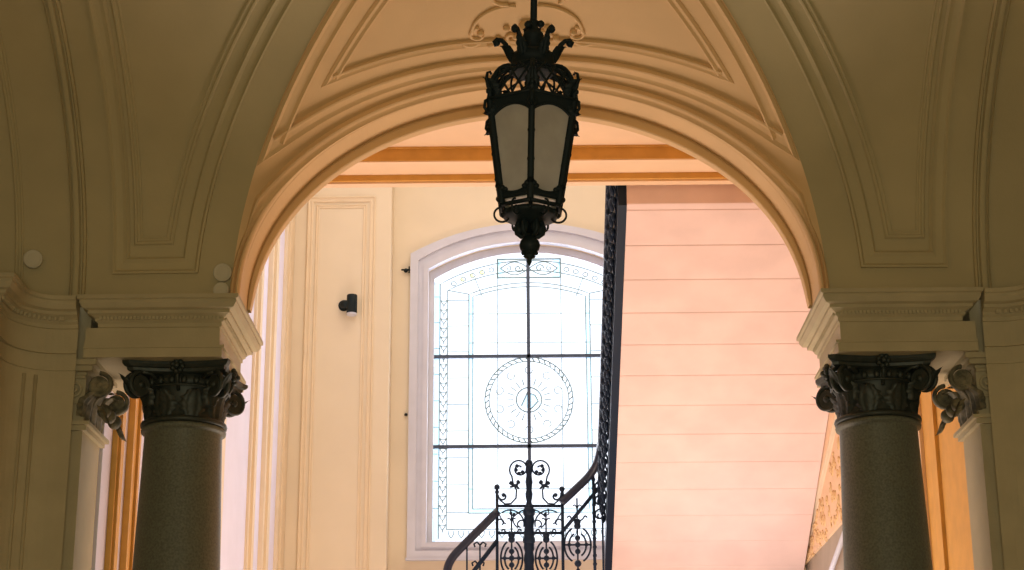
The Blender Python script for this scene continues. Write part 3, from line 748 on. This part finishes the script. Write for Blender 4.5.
# ================================================================== STAIR RAILING
YR = 21.0
def rp(px, py, Y=YR):
    d = ray(px,py); p = CAM+d*(Y/d.y); return p
rail = thing('stair_railing', (0,YR,4.6), 'black wrought iron scrollwork stair railing with polished handrail', 'railing')
J = M['ironblue']
def p2(P): return [rp(x,y) for x,y in P]
def smooth(P, n=6):
    out = []; P = [Vector(p) for p in P]
    for i in range(len(P)-1):
        a = P[max(i-1,0)]; b = P[i]; c = P[i+1]; d = P[min(i+2,len(P)-1)]
        for k in range(n):
            t = k/n; out.append(.5*((2*b)+(c-a)*t+(2*a-5*b+4*c-d)*t*t+(3*b-a-3*c+d)*t**3))
    return out+[P[-1]]
# left handrail, level panel and right handrail
g = MB(); g.tube(smooth(p2([(447,590),(447,572),(451,560),(462,547),(498,511)])), .050, 10); g.build('handrail', M['handrail'], rail)
XH = .845
def hz(Y): return 6.42+.55*(20.7-Y)
h = smooth([rp(*q) for q in ((561,503,21),(577,488,21),(589,476,20.97),(597,463,20.88),(600.5,448,20.7),(602,434,20.45))]+[Vector((XH,20.0,hz(20.0))),Vector((XH,19.5,hz(19.5)))]) + [Vector((XH,Y,hz(Y))) for Y in (18.5,17.5,16.55)]
g = MB(); g.tube(h, .050, 10); g.build('handrail', M['handrail'], rail)
def bar(name, P, r=.014, n=6, m=J):
    g = MB(); g.tube(P, r, n); return g.build(name, m, rail)
bar('lower_rail', p2([(463,585),(497,541)]), .028); bar('lower_rail', p2([(563,531),(602,484)]), .024)
zb_ = rp(529,620).z
for px, top in ((497,487),(562,489)):
    g = MB(); a = rp(px,top); b = Vector((a.x,YR,zb_)); g.tube([a,b], .020, 6); g.ball(a, .035, 4); g.ball(a-Vector((0,0,.06)), .026, 6); g.build('standard', J, rail)
# centre post
g = MB(); a = rp(529,463); pts = [a+(Vector((rp(529,600).x,YR,zb_))-a)*i/40 for i in range(41)]
g.tube(pts, lambda t: .028+.016*abs(sin(t*38))+(.02 if t>.28 else 0), 8); g.ball(a, .045, 6)
for k in (512,540): g.ball(rp(529,k), .075, 8)
g.build('centre_post', J, rail)
for y_ in (506,533): bar('cross_bar', p2([(497,y_),(562,y_)]), .018)
def mirx(P): return [(1059-x if True else x, y) for x,y in P]
# big S scrolls of the panel
def sc(cx,cy,r0,r1,a0,a1,n=22): return [(cx+(r0+(r1-r0)*i/n)*cos(a0+(a1-a0)*i/n), cy-(r0+(r1-r0)*i/n)*sin(a0+(a1-a0)*i/n)) for i in range(n+1)]
for mfl in (False, True):
    f_ = mirx if mfl else (lambda P: P)
    g = MB()
    g.tube(p2(f_(sc(519.5,469,2.4,10.5,-5.6,3.9,30)+[(513,483),(516.5,490),(516,498),(511,503.5),(505,504),(500,500),(498,495)])), .011, 5)
    for x_,y_ in ((517,466),(516,470),(519,473.5),(522.5,472)): g.ball(rp(*f_([(x_,y_)])[0]), .024, 6)
    for P in ([(509,483),(515,485),(520,482)],[(510,487),(516,486),(519,489)]): g.tube(smooth(p2(f_(P))), .014, 5)
    for x_,y_ in ((511,483),(518,482),(516,486)): g.ball(rp(*f_([(x_,y_)])[0]), .026, 5)
    g.tube(p2(f_(sc(503,496,4.2,1.2,-2.6,2.6))), .012, 5); g.ball(rp(*f_([(503.5,495)])[0]), .026, 5)
    g.build('crest_scroll', J, rail)
    g = MB()
    g.tube(p2(f_(sc(510,524,14,14,2.2,-.2,16))), .010, 5)
    g.tube(p2(f_([(527,509),(521,511),(514,516),(510,514),(511,509)])), .010, 5)
    g.tube(p2(f_(sc(521,525,6,2,.2,4.6))), .010, 5); g.tube(p2(f_(sc(501,523,5,1.5,3.2,-1.2))), .010, 5)
    g.tube(p2(f_(sc(523,519,10,10,2.9,4.2,8))), .009, 5)
    g.tube(p2(f_([(497,512),(500,516),(503,522),(506,524)])), .009, 5); g.ball(rp(*f_([(514,515)])[0]), .024, 5)
    g.build('panel_scroll', J, rail)
def baluster(P0_, Hh, sclx=1.0, dirx=Vector((1,0,0)), low=False, medal=True, par=None):
    # centre-line baluster standing from base point, medallion of concentric rings
    g = MB(); Z = Vector((0,0,1)); b = Vector(P0_)
    g.tube([b, b+Z*Hh], .011, 5)
    if medal:
        c = b+Z*(Hh-.55)
        for rx, rz in ((.155,.21),(.10,.14)):
            for sd in (-1,1): g.tube([c+dirx*(sd*rx*sclx*cos(a))+Z*(rz*sin(a)) for a in [-1.15+2.3*i/14 for i in range(15)]], .012, 5)
        g.tube([c-dirx*.16*sclx, c+dirx*.16*sclx], .012, 5)
        for q in (-.22,-.08,.0,.08,.22,.27): g.ball(c+Z*q, .034 if abs(q)<.2 else .042, 6)
        for q in (-1,1): g.ball(c+dirx*(q*.10*sclx), .026, 5); g.tube(smooth([c+Z*.27, c+Z*.30+dirx*q*.06, c+Z*.34+dirx*q*.09, c+Z*.32+dirx*q*.12],4), .010, 5)
        for q in (-1,1): g.tube(smooth([c+Z*.43, c+Z*.47+dirx*q*.025, c+Z*.46+dirx*q*.05],4), .008, 5)
        for q in (0,1,2,3): g.ball(c+Z*(-.30-.05*q), .026, 5)
    return g.build('baluster', J, rail)
for px, top in ((511.5,520),(546,520)):
    a = rp(px,top); baluster((a.x,YR,a.z-1.15+.3), .95, .82)
a = rp(577,506); baluster((a.x,YR-.01,a.z-.86), .95)
for px, top in ((467,541),(480,545)): a = rp(px,top); baluster((a.x,YR,zb_), a.z-zb_, .7, medal=False)
for px,py in ((480,547),(478,566)):
    g = MB(); 
    for q in (-1,1): g.tube(p2([(px,py-2),(px+q*3,py-5),(px+q*6,py-3),(px+q*5,py)]), .012, 5)
    g.build('scroll_tip', J, rail)
a = rp(593,470); b = rp(592,590); g = MB(); g.tube([(a.x,YR-.02,a.z),(a.x,YR-.02,b.z)], .020, 6)
for k in range(14): g.ball((a.x,YR-.02,a.z-.12-.10*k), .028, 5)
g.build('baluster', J, rail)
a = rp(601,472); bb = MB()
g = MB(); g.tube([(a.x,YR-.15,a.z),(a.x,YR-.15,zb_)], .014, 6)
for q in (-1,1):
    for k in range(3): g.tube(p2(sc(600,487+14*k,6,1.5,PI/2,PI/2+q*5.5)), .011, 5)
g.build('baluster', J, rail)
# upper run: one balcony-like bay per tread, bowed outward
Z = Vector((0,0,1)); y_ = 16.58
def bow(t): return .94 - .05 - .085*sin(PI*min(1,max(0,t)))**1.0 - .0*t
def rz_(Y, t): return sz(Y)+.10 + (hz(Y)-sz(Y)-.12)*t
g = MB(); g.tube([(.93,Y,sz(Y)+.10) for Y in (16.56,21.1)], .022, 6); g.build('lower_rail', J, rail)
g = MB(); g.tube([(.90,Y,hz(Y)-.14) for Y in (16.56,20.5)], .014, 6); g.build('lower_rail', J, rail)
g = MB(); g.prism([(16.52,sz(16.52)-.0),(21.6,sz(21.6)-.0),(21.6,sz(21.6)+.30),(16.52,sz(16.52)+.30)], 'x', .88, .963); g.build('stringer', J, rail)
while y_ < 20.95:
    g = MB(); g.tube([(bow(t),y_,rz_(y_,t)) for t in [i/10 for i in range(11)]], .011, 5)
    for t in (.25,.5,.75): g.ball((bow(t),y_,rz_(y_,t)), .024, 5)
    # S-scroll filling between this bar and the next
    yc = y_+.1025
    for (tc, rr, sg) in ((.25,.085,1),(.52,.095,-1),(.80,.08,1)):
        g.tube([(bow(tc+rr_*sin(a)/1.1), yc+rr_*cos(a), rz_(yc,tc)+rr_*sin(a)) for a, rr_ in [(sg*7.2*i/16, rr*(1-.75*i/16)) for i in range(17)]], .017, 5)
    for t in (.12,.38,.66,.9): g.ball((bow(t)-.01,yc,rz_(yc,t)), .034, 5, (.8,1,1.3))
    g.build('baluster', J, rail); y_ += .18

# ================================================================== LIGHT
def area(name, loc, rot, sx, sy, power, col, spread=PI):
    l = bpy.data.lights.new(name, 'AREA'); l.shape = 'RECTANGLE'; l.size = sx; l.size_y = sy; l.energy = power; l.color = col; l.spread = spread
    o = bpy.data.objects.new(name, l); COL.objects.link(o); o.location = loc; o.rotation_euler = rot; return o
area('window_daylight', (0,YB+.8,7.6), (-PI/2,0,0), 4.0, 5.2, 330, (.90,.92,1.0))
area('stairwell_top_fill', (0,18.5,12.8), (0,0,0), 5, 5, 200, (1.0,.88,.74))  # added fill under the closed stairwell ceiling, no roof opening modelled
area('lower_hall_fill', (0,16.7,.5), (math.radians(180+5),0,0), 5, 5, 430, (1.0,.80,.66))  # added uplight near the floor, brightens arch, beam and stair underside
area('entrance_fill', (0,-1.8,1.8), (math.radians(106),0,0), 2.2, 2.6, 330, (1.0,.93,.66))  # added fill behind the camera, brightens the vestibule
area('soffit_fill', (2.3,20.0,3.4), (PI,0,0), .8, .8, 17, (.95,.88,1.0))  # added light for the bright spot on the stair soffit, no fixture there
w = bpy.data.worlds.new('world'); scene.world = w; w.use_nodes = True
w.node_tree.nodes['Background'].inputs[0].default_value = (.85,.9,1,1); w.node_tree.nodes['Background'].inputs[1].default_value = 1.6
vs = scene.view_settings; vs.view_transform = 'Standard'; vs.look = 'None'; vs.exposure = 0; vs.gamma = 1; vs.use_curve_mapping = False
